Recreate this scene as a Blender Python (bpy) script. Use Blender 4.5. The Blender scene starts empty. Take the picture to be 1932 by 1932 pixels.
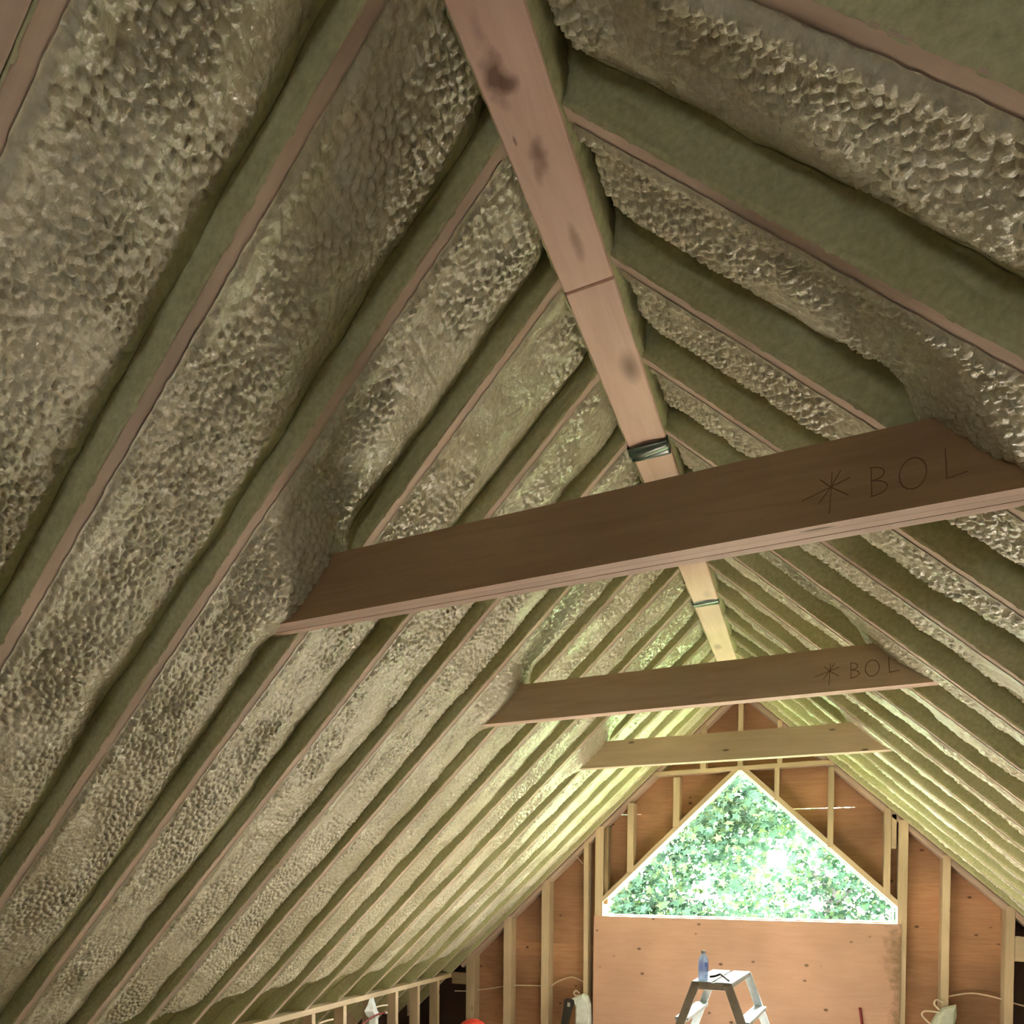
import bpy, bmesh, math, random
import numpy as np
from mathutils import Vector, Matrix
random.seed(7); rng = np.random.default_rng(11)
S = bpy.context.scene
COL = S.collection

# ------------------------------------------------------------------ camera, sky, sun, exposure
F_PX, CX, CY, W = 1400.5, 834.26, 1689.39, 1932.0
YAW, PITCH, ROLL = 0.458227, -0.0206088, 0.00606493
CAM = Vector((0.547389, 0.0, -1.584858))
fw = Vector((-math.sin(YAW)*math.cos(PITCH), math.cos(YAW)*math.cos(PITCH), math.sin(PITCH)))
rt = Vector((math.cos(YAW), math.sin(YAW), 0)); upv = rt.cross(fw)
r2 = math.cos(ROLL)*rt + math.sin(ROLL)*upv; u2 = -math.sin(ROLL)*rt + math.cos(ROLL)*upv
cd = bpy.data.cameras.new('camera'); cam = bpy.data.objects.new('camera', cd); COL.objects.link(cam)
M = Matrix((( r2.x, u2.x, -fw.x, CAM.x), (r2.y, u2.y, -fw.y, CAM.y), (r2.z, u2.z, -fw.z, CAM.z), (0, 0, 0, 1)))
cam.matrix_world = M
cd.sensor_width = 36; cd.lens = F_PX/W*36; cd.shift_x = (W/2-CX)/W; cd.shift_y = (CY-W/2)/W
cd.clip_start = 0.02; cd.clip_end = 200
S.camera = cam
S.view_settings.view_transform = 'Standard'; S.view_settings.look = 'None'
S.view_settings.gamma = 1; S.view_settings.use_curve_mapping = False
S.view_settings.exposure = 0.86
wd = bpy.data.worlds.new('sky'); S.world = wd; wd.use_nodes = True
nt = wd.node_tree; nt.nodes.clear()
bgn = nt.nodes.new('ShaderNodeBackground'); wo = nt.nodes.new('ShaderNodeOutputWorld')
bgn.inputs['Color'].default_value = (0.98, 0.985, 0.94, 1); bgn.inputs['Strength'].default_value = 25.0
nt.links.new(bgn.outputs[0], wo.inputs[0])
sl = bpy.data.lights.new('sun', 'SUN'); sun = bpy.data.objects.new('sun', sl); COL.objects.link(sun)
sl.energy = 95; sl.angle = math.radians(1.0); sl.color = (1.0, 0.96, 0.90)
SUN_EL, SUN_AZ = math.radians(38), math.radians(-4)          # stands beyond the far gable
sd = Vector((math.sin(SUN_AZ)*math.cos(SUN_EL), math.cos(SUN_AZ)*math.cos(SUN_EL), math.sin(SUN_EL)))
sun.rotation_euler = sd.to_track_quat('Z', 'Y').to_euler()
sun.location = sd*30

# ------------------------------------------------------------------ geometry constants (metres; beam underside is z = 0)
m = 0.963777; ZL = 0.0787; c = 1/math.sqrt(1+m*m); D = 0.4064
Y0L, Y0R = 1.11175, 1.0971
FLOOR = -3.25; YW = 6.84; YS = 6.985; YN = -1.6
RAF = 0.235

# ------------------------------------------------------------------ materials
def mat(name):
    M_ = bpy.data.materials.new(name); M_.use_nodes = True
    n = M_.node_tree; b = n.nodes['Principled BSDF']; return M_, n, b
def N(n, t, **k):
    x = n.nodes.new(t)
    for a, v in k.items():
        if a in x.inputs: x.inputs[a].default_value = v
        else: setattr(x, a, v)
    return x
def ramp(n, fac, stops):
    r = n.nodes.new('ShaderNodeValToRGB'); n.links.new(fac, r.inputs[0])
    e = r.color_ramp.elements
    while len(e) < len(stops): e.new(0.5)
    for i, (p, col) in enumerate(stops):
        e[i].position = p; e[i].color = (*col, 1) if len(col) == 3 else col
    return r
def mixc(n, fac, a, b, mode='MIX'):
    x = n.nodes.new('ShaderNodeMix'); x.data_type = 'RGBA'; x.blend_type = mode
    if isinstance(fac, float): x.inputs[0].default_value = fac
    else: n.links.new(fac, x.inputs[0])
    for i, v in ((6, a), (7, b)):
        if isinstance(v, tuple): x.inputs[i].default_value = (*v, 1)
        else: n.links.new(v, x.inputs[i])
    return x.outputs[2]
def simple(name, col, rough=0.5, metal=0.0, spec=0.5, bump=0.0, scale=30.0):
    M_, n, b = mat(name)
    b.inputs['Roughness'].default_value = rough; b.inputs['Metallic'].default_value = metal
    b.inputs['Specular IOR Level'].default_value = spec
    tc = N(n, 'ShaderNodeTexCoord'); no = N(n, 'ShaderNodeTexNoise', Scale=scale, Detail=3.0)
    n.links.new(tc.outputs['Object'], no.inputs['Vector'])
    r = ramp(n, no.outputs['Fac'], [(0.3, tuple(v*0.88 for v in col)), (0.7, tuple(min(1, v*1.1) for v in col))])
    n.links.new(r.outputs[0], b.inputs['Base Color'])
    if bump:
        bp = N(n, 'ShaderNodeBump', Strength=bump, Distance=0.004); n.links.new(no.outputs['Fac'], bp.inputs['Height'])
        n.links.new(bp.outputs[0], b.inputs['Normal'])
    return M_
def foam_mat(name, smooth):
    M_, n, b = mat(name)
    tc = N(n, 'ShaderNodeTexCoord')
    no = N(n, 'ShaderNodeTexNoise', Scale=2.2, Detail=4.0); n.links.new(tc.outputs['Object'], no.inputs['Vector'])
    n2 = N(n, 'ShaderNodeTexNoise', Scale=70.0, Detail=4.0, Roughness=0.6); n.links.new(tc.outputs['Object'], n2.inputs['Vector'])
    if smooth: A, B = (0.42, 0.42, 0.23), (0.52, 0.52, 0.32)
    else: A, B = (0.43, 0.40, 0.285), (0.56, 0.535, 0.41)
    r = ramp(n, no.outputs['Fac'], [(0.35, A), (0.68, B)])
    r2_ = ramp(n, n2.outputs['Fac'], [(0.3, (0.8, 0.8, 0.78)), (0.7, (1.12, 1.12, 1.12))])
    n.links.new(mixc(n, 1.0, r.outputs[0], r2_.outputs[0], 'MULTIPLY'), b.inputs['Base Color'])
    rr = ramp(n, no.outputs['Fac'], [(0.40, (0.15,)*3), (0.64, (0.36,)*3)] if not smooth else [(0.4, (0.5,)*3), (0.6, (0.65,)*3)])
    n.links.new(rr.outputs[0], b.inputs['Roughness'])
    b.inputs['Specular IOR Level'].default_value = 0.85 if not smooth else 0.3
    if not smooth:
        vo = N(n, 'ShaderNodeTexVoronoi', Scale=95.0); vo.feature = 'F1'
        wv = N(n, 'ShaderNodeMix'); wv.data_type = 'VECTOR'; wv.inputs[0].default_value = 0.02
        n.links.new(tc.outputs['Object'], wv.inputs[4]); n.links.new(n2.outputs['Color'], wv.inputs[5])
        n.links.new(wv.outputs[1], vo.inputs['Vector'])
        ad = N(n, 'ShaderNodeMath', operation='MULTIPLY_ADD'); ad.inputs[1].default_value = -1.0
        n.links.new(vo.outputs['Distance'], ad.inputs[0]); n.links.new(n2.outputs['Fac'], ad.inputs[2])
        bp = N(n, 'ShaderNodeBump', Strength=0.6, Distance=0.003); n.links.new(ad.outputs[0], bp.inputs['Height'])
    else:
        bp = N(n, 'ShaderNodeBump', Strength=0.25, Distance=0.004); n.links.new(n2.outputs['Fac'], bp.inputs['Height'])
    n.links.new(bp.outputs[0], b.inputs['Normal'])
    return M_
def wood(name, base, dark, knots=0.5, rough=0.6, grain=(1.2, 14, 14), kscale=(3.0, 7.0, 7.0), soft=0.25, kdark=0.35, vary=0.25, kr_=(0.07, 0.13)):
    M_, n, b = mat(name)
    tc = N(n, 'ShaderNodeTexCoord'); oi = N(n, 'ShaderNodeObjectInfo')
    off = N(n, 'ShaderNodeVectorMath', operation='SCALE'); off.inputs['Scale'].default_value = 37.0
    cx = N(n, 'ShaderNodeCombineXYZ')
    for i in range(3): n.links.new(oi.outputs['Random'], cx.inputs[i])
    n.links.new(cx.outputs[0], off.inputs[0])
    ad = N(n, 'ShaderNodeVectorMath', operation='ADD')
    n.links.new(tc.outputs['Object'], ad.inputs[0]); n.links.new(off.outputs[0], ad.inputs[1])
    mp = N(n, 'ShaderNodeMapping'); mp.inputs['Scale'].default_value = grain; n.links.new(ad.outputs[0], mp.inputs['Vector'])
    no = N(n, 'ShaderNodeTexNoise', Scale=2.0, Detail=6.0, Roughness=0.62, Distortion=0.8); n.links.new(mp.outputs[0], no.inputs['Vector'])
    big = N(n, 'ShaderNodeTexNoise', Scale=1.6, Detail=2.0); n.links.new(ad.outputs[0], big.inputs['Vector'])
    r = ramp(n, no.outputs['Fac'], [(0.5-soft, dark), (0.5+soft, base)])
    rb = ramp(n, big.outputs['Fac'], [(0.3, (1-vary,)*3), (0.7, (1+vary*0.6,)*3)])
    colr = mixc(n, 1.0, r.outputs[0], rb.outputs[0], 'MULTIPLY')
    mk_ = N(n, 'ShaderNodeMapping'); mk_.inputs['Scale'].default_value = kscale; n.links.new(ad.outputs[0], mk_.inputs['Vector'])
    vo = N(n, 'ShaderNodeTexVoronoi', Scale=1.0); n.links.new(mk_.outputs[0], vo.inputs['Vector'])
    kr = ramp(n, vo.outputs['Distance'], [(0.0, (1, 1, 1)), (kr_[0], (1, 1, 1)), (kr_[1], (0, 0, 0))])
    # only some cells carry a knot
    sp = N(n, 'ShaderNodeSeparateColor'); n.links.new(vo.outputs['Color'], sp.inputs[0])
    th = N(n, 'ShaderNodeMath', operation='LESS_THAN'); th.inputs[1].default_value = knots; n.links.new(sp.outputs[0], th.inputs[0])
    mu = N(n, 'ShaderNodeMath', operation='MULTIPLY'); n.links.new(kr.outputs[0], mu.inputs[0]); n.links.new(th.outputs[0], mu.inputs[1])
    fin = mixc(n, mu.outputs[0], colr, tuple(v*kdark for v in dark))
    n.links.new(fin, b.inputs['Base Color'])
    b.inputs['Roughness'].default_value = rough; b.inputs['Specular IOR Level'].default_value = 0.3
    bp = N(n, 'ShaderNodeBump', Strength=0.15, Distance=0.002); n.links.new(no.outputs['Fac'], bp.inputs['Height'])
    n.links.new(bp.outputs[0], b.inputs['Normal'])
    return M_
def dark_spots(M_, spots, col, xz=False):
    n = M_.node_tree; b = n.nodes['Principled BSDF']; src = b.inputs['Base Color'].links[0].from_socket
    tc = N(n, 'ShaderNodeTexCoord'); no = N(n, 'ShaderNodeTexNoise', Scale=22.0, Detail=3.0); n.links.new(tc.outputs['Object'], no.inputs['Vector'])
    for px, py, rx, ry, amt in spots:
        mp = N(n, 'ShaderNodeMapping'); mp.inputs['Location'].default_value = (-px/rx, 0, -py/ry) if xz else (-px/rx, -py/ry, 0); mp.inputs['Scale'].default_value = (1/rx, 0, 1/ry) if xz else (1/rx, 1/ry, 0)
        n.links.new(tc.outputs['Object'], mp.inputs['Vector'])
        le = N(n, 'ShaderNodeVectorMath', operation='LENGTH'); n.links.new(mp.outputs[0], le.inputs[0])
        ad = N(n, 'ShaderNodeMath', operation='MULTIPLY_ADD'); ad.inputs[1].default_value = 1.6; n.links.new(no.outputs['Fac'], ad.inputs[0]); n.links.new(le.outputs['Value'], ad.inputs[2])
        r = ramp(n, ad.outputs[0], [(0.0, (amt,)*3), (1.0, (0, 0, 0))]); r.color_ramp.elements[0].position = 0.55
        sc = N(n, 'ShaderNodeMath', operation='MULTIPLY'); sc.inputs[1].default_value = 0.55; n.links.new(ad.outputs[0], sc.inputs[0]); n.links.new(sc.outputs[0], r.inputs[0])
        src = mixc(n, r.outputs[0], src, col)
    n.links.new(src, b.inputs['Base Color'])
MT = {}
MT['foam'] = foam_mat('foam_textured', False)
MT['coat'] = foam_mat('foam_smooth', True)
MT['rafter'] = wood('pink_spruce', (0.60, 0.48, 0.39), (0.48, 0.36, 0.28), knots=0.25, vary=0.3)
MT['beam'] = wood('beam_spruce', (0.66, 0.47, 0.40), (0.55, 0.36, 0.29), knots=0.5, vary=0.25, kdark=0.45, kscale=(2.6, 7, 7), kr_=(0.06, 0.26))
MT['tie'] = wood('tie_spruce', (0.39, 0.26, 0.14), (0.28, 0.175, 0.085), knots=0.35, kscale=(5, 16, 16), vary=0.18, kdark=0.25)
MT['stud'] = wood('stud_spruce', (0.65, 0.53, 0.38), (0.53, 0.40, 0.26), knots=0.3, kscale=(4, 12, 12))
MT['stud_old'] = wood('stud_dark', (0.42, 0.32, 0.20), (0.22, 0.15, 0.08), knots=0.3, kscale=(4, 12, 12))
MT['ply'] = wood('orange_plywood', (0.52, 0.29, 0.17), (0.38, 0.19, 0.10), knots=0.5, grain=(2, 5, 20), kscale=(6, 6, 9), vary=0.4, kdark=0.35)
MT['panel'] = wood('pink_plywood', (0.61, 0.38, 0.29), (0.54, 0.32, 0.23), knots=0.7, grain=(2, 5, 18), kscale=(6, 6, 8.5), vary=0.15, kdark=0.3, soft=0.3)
MT['tie_underlit'] = wood('tie_spruce_underlit', (0.68, 0.52, 0.45), (0.58, 0.42, 0.36), knots=0.25, kscale=(3, 20, 20))  # paler pink that carries the light falling on tie undersides
MT['tie_mid_lit'] = wood('tie_spruce_mid_lit', (0.58, 0.45, 0.29), (0.45, 0.33, 0.20), knots=0.45, kscale=(5, 16, 16), vary=0.18, kdark=0.3)  # paler board tone, with room bounce light put into the colour
MT['tie_far_lit'] = wood('tie_spruce_far_lit', (0.72, 0.60, 0.41), (0.58, 0.46, 0.29), knots=0.5, kscale=(5, 14, 14), vary=0.18, kdark=0.35)  # palest board tone, stronger bounce light at the far end painted in
MT['deck'] = wood('roof_plywood', (0.40, 0.26, 0.15), (0.30, 0.18, 0.09))
MT['floor'] = wood('subfloor_plywood', (0.68, 0.57, 0.47), (0.60, 0.49, 0.39), grain=(3, 8, 3), kscale=(4, 4, 4))
MT['beam_near'] = wood('beam_spruce_stained', (0.66, 0.47, 0.40), (0.55, 0.36, 0.29), knots=0.2, vary=0.25, kdark=0.45, kscale=(8, 30, 30))
dark_spots(MT['beam_near'], [(1.195, 0.031, 0.075, 0.028, 0.85), (1.215, 0.012, 0.03, 0.022, 0.7), (1.37, 0.003, 0.06, 0.022, 0.7), (1.63, -0.008, 0.08, 0.014, 0.45), (1.10, 0.03, 0.05, 0.02, 0.35), (1.42, 0.02, 0.03, 0.01, 0.35)], (0.10, 0.04, 0.02))
dark_spots(MT['panel'], [(1.225, 0.45, 0.13, 0.32, 0.75), (1.225, 0.15, 0.07, 0.5, 0.7), (1.225, -0.25, 0.12, 0.3, 0.6)], (0.20, 0.13, 0.07), True)  # darker smudges blended along the sheet's right edge
MT['dark'] = simple('eave_shade_board', (0.045, 0.022, 0.015), 0.8)  # near-black brown, shade of the unlit eaves put into the colour
MT['white'] = simple('white_vinyl', (0.62, 0.64, 0.63), 0.4)
MT['mark'] = simple('lumber_crayon', (0.15, 0.075, 0.035), 0.8)
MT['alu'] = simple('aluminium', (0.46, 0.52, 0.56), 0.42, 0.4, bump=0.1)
MT['aludark'] = simple('dark_aluminium', (0.24, 0.215, 0.175), 0.5, 0.3, bump=0.1)  # darker brown-grey metal for near rails, groove and end cap
MT['band'] = simple('dark_green_band', (0.02, 0.045, 0.035), 0.22, 0.0, 0.7)
MT['cable'] = simple('cable_sheath', (0.72, 0.60, 0.46), 0.5)
MT['plastic'] = simple('milky_plastic', (0.55, 0.58, 0.52), 0.35)
MT['plastic2'] = simple('white_plastic', (0.75, 0.80, 0.82), 0.35)
MT['black'] = simple('black_rubber', (0.02, 0.018, 0.016), 0.45)
MT['tool'] = simple('dark_steel', (0.10, 0.09, 0.10), 0.4, 0.3)
MT['red'] = simple('red_plastic', (0.60, 0.04, 0.02), 0.4)
MT['redhose'] = simple('dark_red_rubber', (0.22, 0.02, 0.02), 0.4)
MT['bark'] = simple('bark', (0.20, 0.17, 0.19), 0.9, bump=0.8, scale=12)
MT['ground'] = simple('lawn', (0.10, 0.20, 0.05), 0.9, scale=2)
MT['ink'] = simple('blue_ink', (0.10, 0.12, 0.45), 0.4)
def glassy(name, col, tr, rough=0.03):
    M_, n, b = mat(name); n.nodes.remove(b)
    o = [x for x in n.nodes if x.type == 'OUTPUT_MATERIAL'][0]
    t = N(n, 'ShaderNodeBsdfTransparent'); t.inputs[0].default_value = (*col, 1)
    g = N(n, 'ShaderNodeBsdfGlossy'); g.inputs['Roughness'].default_value = rough; g.inputs[0].default_value = (0.8, 0.8, 0.8, 1)
    mx = N(n, 'ShaderNodeMixShader'); mx.inputs[0].default_value = tr
    n.links.new(t.outputs[0], mx.inputs[1]); n.links.new(g.outputs[0], mx.inputs[2]); n.links.new(mx.outputs[0], o.inputs[0])
    return M_
MT['glass'] = glassy('window_glass', (0.96, 0.985, 0.97), 0.05)
def bottle_mat():
    M_, n, b = mat('clear_blue_plastic')
    b.inputs['Base Color'].default_value = (0.62, 0.72, 1.0, 1); b.inputs['Roughness'].default_value = 0.2
    o = [x for x in n.nodes if x.type == 'OUTPUT_MATERIAL'][0]
    t = N(n, 'ShaderNodeBsdfTranslucent'); t.inputs[0].default_value = (0.70, 0.79, 1.0, 1)
    tp = N(n, 'ShaderNodeBsdfTransparent'); tp.inputs[0].default_value = (0.80, 0.87, 1.0, 1)
    m1 = N(n, 'ShaderNodeMixShader'); m1.inputs[0].default_value = 0.5; m2 = N(n, 'ShaderNodeMixShader'); m2.inputs[0].default_value = 0.3
    n.links.new(b.outputs[0], m1.inputs[1]); n.links.new(t.outputs[0], m1.inputs[2]); n.links.new(m1.outputs[0], m2.inputs[1]); n.links.new(tp.outputs[0], m2.inputs[2]); n.links.new(m2.outputs[0], o.inputs[0])
    return M_
MT['bottle'] = bottle_mat()
def leaf_mat(name, col):
    M_, n, b = mat(name); n.nodes.remove(b)
    o = [x for x in n.nodes if x.type == 'OUTPUT_MATERIAL'][0]
    g = N(n, 'ShaderNodeNewGeometry')
    r = ramp(n, g.outputs['Random Per Island'], [(0.0, tuple(v*0.55 for v in col)), (0.5, col), (1.0, (col[0]*1.7, col[1]*1.25, col[2]*0.75))])
    d = N(n, 'ShaderNodeBsdfDiffuse'); t = N(n, 'ShaderNodeBsdfTranslucent'); mx = N(n, 'ShaderNodeMixShader'); mx.inputs[0].default_value = 0.45
    n.links.new(r.outputs[0], d.inputs[0]); n.links.new(r.outputs[0], t.inputs[0])
    n.links.new(d.outputs[0], mx.inputs[1]); n.links.new(t.outputs[0], mx.inputs[2]); n.links.new(mx.outputs[0], o.inputs[0])
    return M_
MT['leaf'] = leaf_mat('maple_leaf', (0.050, 0.100, 0.068))

# ------------------------------------------------------------------ helpers
def tag(o, label=None, cat=None, group=None, kind=None):
    if label: o['label'] = label
    if cat: o['category'] = cat
    if group: o['group'] = group
    if kind: o['kind'] = kind
    return o
def empty(name, loc=(0, 0, 0), **k):
    o = bpy.data.objects.new(name, None); COL.objects.link(o); o.location = loc; o.empty_display_size = 0.1
    return tag(o, **k)
def link(name, me, parent=None, mats=None, **k):
    o = bpy.data.objects.new(name, me); COL.objects.link(o)
    if mats:
        for x in (mats if isinstance(mats, (list, tuple)) else [mats]): me.materials.append(MT[x])
    if parent is not None:
        o.parent = parent; o.matrix_parent_inverse = parent.matrix_basis.inverted() if False else Matrix.Identity(4)
    return tag(o, **k)
def from_np(name, V, Q, parent=None, mats=None, midx=None, smooth=False, origin=(0, 0, 0), **k):
    V = np.asarray(V, np.float32) - np.asarray(origin, np.float32); Q = np.asarray(Q, np.int32)
    me = bpy.data.meshes.new(name); me.vertices.add(len(V)); me.vertices.foreach_set('co', V.ravel())
    nf, w_ = Q.shape; me.loops.add(nf*w_); me.loops.foreach_set('vertex_index', Q.ravel())
    me.polygons.add(nf); me.polygons.foreach_set('loop_start', np.arange(0, nf*w_, w_, dtype=np.int32))
    me.polygons.foreach_set('loop_total', np.full(nf, w_, np.int32))
    if midx is not None: me.polygons.foreach_set('material_index', midx.astype(np.int32))
    me.polygons.foreach_set('use_smooth', np.full(nf, smooth)); me.update(calc_edges=True); me.validate()
    o = link(name, me, parent, mats, **k); o.location = origin
    if parent is not None: o.location = Vector(origin) - parent.location
    return o
def bm_obj(name, bm, mats, parent=None, origin=(0, 0, 0), smooth=False, **k):
    bmesh.ops.recalc_face_normals(bm, faces=bm.faces)
    me = bpy.data.meshes.new(name); bm.to_mesh(me); bm.free()
    if smooth: me.polygons.foreach_set('use_smooth', np.ones(len(me.polygons), bool))
    o = link(name, me, parent, mats, **k)
    o.location = Vector(origin) if parent is None else Vector(origin) - parent.location
    return o
def boxbm(bm, lo, hi, bev=0.0):
    r = bmesh.ops.create_cube(bm, size=1.0)
    lo, hi = Vector(lo), Vector(hi)
    for v in r['verts']: v.co = Vector((lo[i] + (v.co[i]+0.5)*(hi[i]-lo[i]) for i in range(3)))
    if bev: bmesh.ops.bevel(bm, geom=list({e for v in r['verts'] for e in v.link_edges}), offset=bev, segments=1, affect='EDGES')
    return r
def box(name, lo, hi, mats, parent=None, bev=0.0015, **k):
    """box whose local origin is its own centre"""
    o_ = [(a+b)/2 for a, b in zip(lo, hi)]; h = [(b-a)/2 for a, b in zip(lo, hi)]
    bm = bmesh.new(); boxbm(bm, [-x for x in h], h, bev)
    return bm_obj(name, bm, mats, parent, origin=o_, **k)
def board(name, p0, p1, wid, thk, up, mats, parent=None, bev=0.002, twist=0.0, **k):
    """board from p0 to p1, local x along its length (grain), z along `up`"""
    p0, p1, up = Vector(p0), Vector(p1), Vector(up)
    x = (p1-p0).normalized(); y = up.cross(x).normalized(); z = x.cross(y)
    L = (p1-p0).length; bm = bmesh.new(); boxbm(bm, (-L/2, -wid/2, -thk/2), (L/2, wid/2, thk/2), bev)
    o = bm_obj(name, bm, mats, None, **k)
    R = Matrix((x, y, z)).transposed().to_4x4(); R.translation = (p0+p1)/2
    if parent is not None: o.parent = parent; R.translation -= parent.location
    o.matrix_basis = R
    return o
def prism(name, pts, y0, y1, mats, parent=None, origin=None, **k):
    """polygon in x-z extruded from y0 to y1"""
    ox = origin or (sum(p[0] for p in pts)/len(pts), (y0+y1)/2, sum(p[1] for p in pts)/len(pts))
    bm = bmesh.new(); a = [bm.verts.new((p[0]-ox[0], y0-ox[1], p[1]-ox[2])) for p in pts]; b = [bm.verts.new((p[0]-ox[0], y1-ox[1], p[1]-ox[2])) for p in pts]
    bm.faces.new(a); bm.faces.new(b[::-1]); n = len(pts)
    for i in range(n): bm.faces.new((a[i], b[i], b[(i+1) % n], a[(i+1) % n]))
    return bm_obj(name, bm, mats, parent, origin=ox, **k)
def tube(name, pts, rad, mats, parent=None, seg=8, sub=5, **k):
    pts = [Vector(p) for p in pts]; P = []
    for i in range(len(pts)-1):
        a, b, c_, d = pts[max(i-1, 0)], pts[i], pts[i+1], pts[min(i+2, len(pts)-1)]
        for j in range(sub):
            t = j/sub; P.append(0.5*((2*b) + (c_-a)*t + (2*a-5*b+4*c_-d)*t*t + (3*b-3*c_+d-a)*t**3))
    P.append(pts[-1]); o_ = P[0].copy(); V = []; prev = None
    for i, p in enumerate(P):
        t = (P[min(i+1, len(P)-1)]-P[max(i-1, 0)]).normalized()
        s = t.cross(Vector((0, 0, 1)) if abs(t.z) < 0.95 else Vector((1, 0, 0))).normalized() if prev is None else (prev - t*prev.dot(t)).normalized()
        prev = s; q = t.cross(s); r_ = rad(i/(len(P)-1)) if callable(rad) else rad
        V += [p + (s*math.cos(a_)+q*math.sin(a_))*r_ for a_ in (2*math.pi*j/seg for j in range(seg))]
    Q = [(i*seg+j, i*seg+(j+1) % seg, (i+1)*seg+(j+1) % seg, (i+1)*seg+j) for i in range(len(P)-1) for j in range(seg)]
    n0 = len(V); V += [P[0], P[-1]]
    Q += [(n0, (j+1) % seg, j, j) for j in range(0)]
    bm = bmesh.new(); vs = [bm.verts.new(v-o_) for v in V]
    for q in Q: bm.faces.new([vs[i] for i in q])
    for j in range(seg):
        bm.faces.new((vs[n0], vs[(j+1) % seg], vs[j])); e = (len(P)-1)*seg; bm.faces.new((vs[n0+1], vs[e+j], vs[e+(j+1) % seg]))
    return bm_obj(name, bm, mats, parent, origin=o_, smooth=True, **k)
def lathe(name, prof, center, mats, parent=None, seg=24, **k):
    bm = bmesh.new(); rings = []
    for r_, z in prof: rings.append([bm.verts.new((r_*math.cos(2*math.pi*j/seg), r_*math.sin(2*math.pi*j/seg), z)) for j in range(seg)])
    for a, b in zip(rings, rings[1:]):
        for j in range(seg): bm.faces.new((a[j], a[(j+1) % seg], b[(j+1) % seg], b[j]))
    bm.faces.new(rings[0][::-1]); bm.faces.new(rings[-1])
    return bm_obj(name, bm, mats, parent, origin=center, smooth=True, **k)

# ---- numpy noise
def h2(ix, iy, s):
    h = (ix.astype(np.int64)*374761393 + iy.astype(np.int64)*668265263 + s*974634777) & 0xffffffff
    h = ((h ^ (h >> 13))*1274126177) & 0xffffffff
    return ((h ^ (h >> 16)) & 0xffffff)/float(0x1000000)
def vnoise(x, y, s=0):
    ix, iy = np.floor(x), np.floor(y); fx, fy = x-ix, y-iy; fx = fx*fx*(3-2*fx); fy = fy*fy*(3-2*fy)
    return ((h2(ix, iy, s)*(1-fx)+h2(ix+1, iy, s)*fx)*(1-fy) + (h2(ix, iy+1, s)*(1-fx)+h2(ix+1, iy+1, s)*fx)*fy)*2-1
def fbm(x, y, s=0, o=3):
    r = 0; a = 1
    for i in range(o): r = r + a*vnoise(x*2**i, y*2**i, s+i*17); a *= 0.5
    return r/1.75
def worley(x, y, s=0):
    ix, iy = np.floor(x), np.floor(y); F1 = np.full(x.shape, 9.0); F2 = np.full(x.shape, 9.0)
    for dx in (-1, 0, 1):
        for dy in (-1, 0, 1):
            jx, jy = ix+dx, iy+dy
            d = np.hypot(jx+h2(jx, jy, s)-x, jy+h2(jx, jy, s+5)-y)
            F2 = np.minimum(F2, np.maximum(F1, d)); F1 = np.minimum(F1, d)
    return F1, F2
def sstep(a, b, x):
    t = np.clip((x-a)/(b-a), 0, 1); return t*t*(3-2*t)

# ------------------------------------------------------------------ ceiling: deck, rafters, foam fills
def RP(s, v, y, d):
    """roof-plane point: s side, v down the slope, d height above the rafters' underside"""
    return np.stack([s*(v*c + d*m*c), y+0*v, ZL - v*m*c + d*c], -1)
def rp(s, v, y, d): return tuple(float(q) for q in RP(s, np.array(float(v)), np.array(float(y)), np.array(float(d))))
X_EAVE = 3.3
vmax = X_EAVE/c
bm = bmesh.new()
prof = []
for d in (RAF+0.001, RAF+0.02):
    prof.append([( -X_EAVE, ZL - m*X_EAVE + d/c), (0, ZL + d/c), (X_EAVE, ZL - m*X_EAVE + d/c)])
pts = prof[0] + prof[1][::-1]
ceiling = prism('ceiling', pts, YN, 7.15, 'deck', origin=(0, 0, 0), kind='structure', label='underside of the gable roof with rafters and sprayed insulation')

TIES = [(1.8146, 0.096, 3), (3.4087, 0.074, 2), (5.0249, 0.096, 3)]
TZ0, TZ1 = -0.8114, -0.636
TIE_BAY = {1: 0, 5: 1, 9: 2}
V0 = 0.0675/c
def rafter(s, y0, jit=True):
    ya = y0+0.019
    sag = 0.0
    board('rafter', rp(s, V0-0.03 - 0.08, ya, RAF/2), rp(s, vmax-0.02, ya + (rng.normal()*0.0015 if jit else 0), RAF/2), 0.038, RAF-0.001,
          (s*m*c, 0, c), 'rafter', ceiling, bev=0.002)
for k in range(-4, 15):
    rafter(-1, Y0L + k*D)
rafter(-1, Y0L - D - 0.0425)                                   # sistered second rafter at upper left
for k in range(-4, 15):
    if k < 14: rafter(1, Y0R + k*D)
    else: rafter(1, Y0L + 14*D, False)

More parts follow.
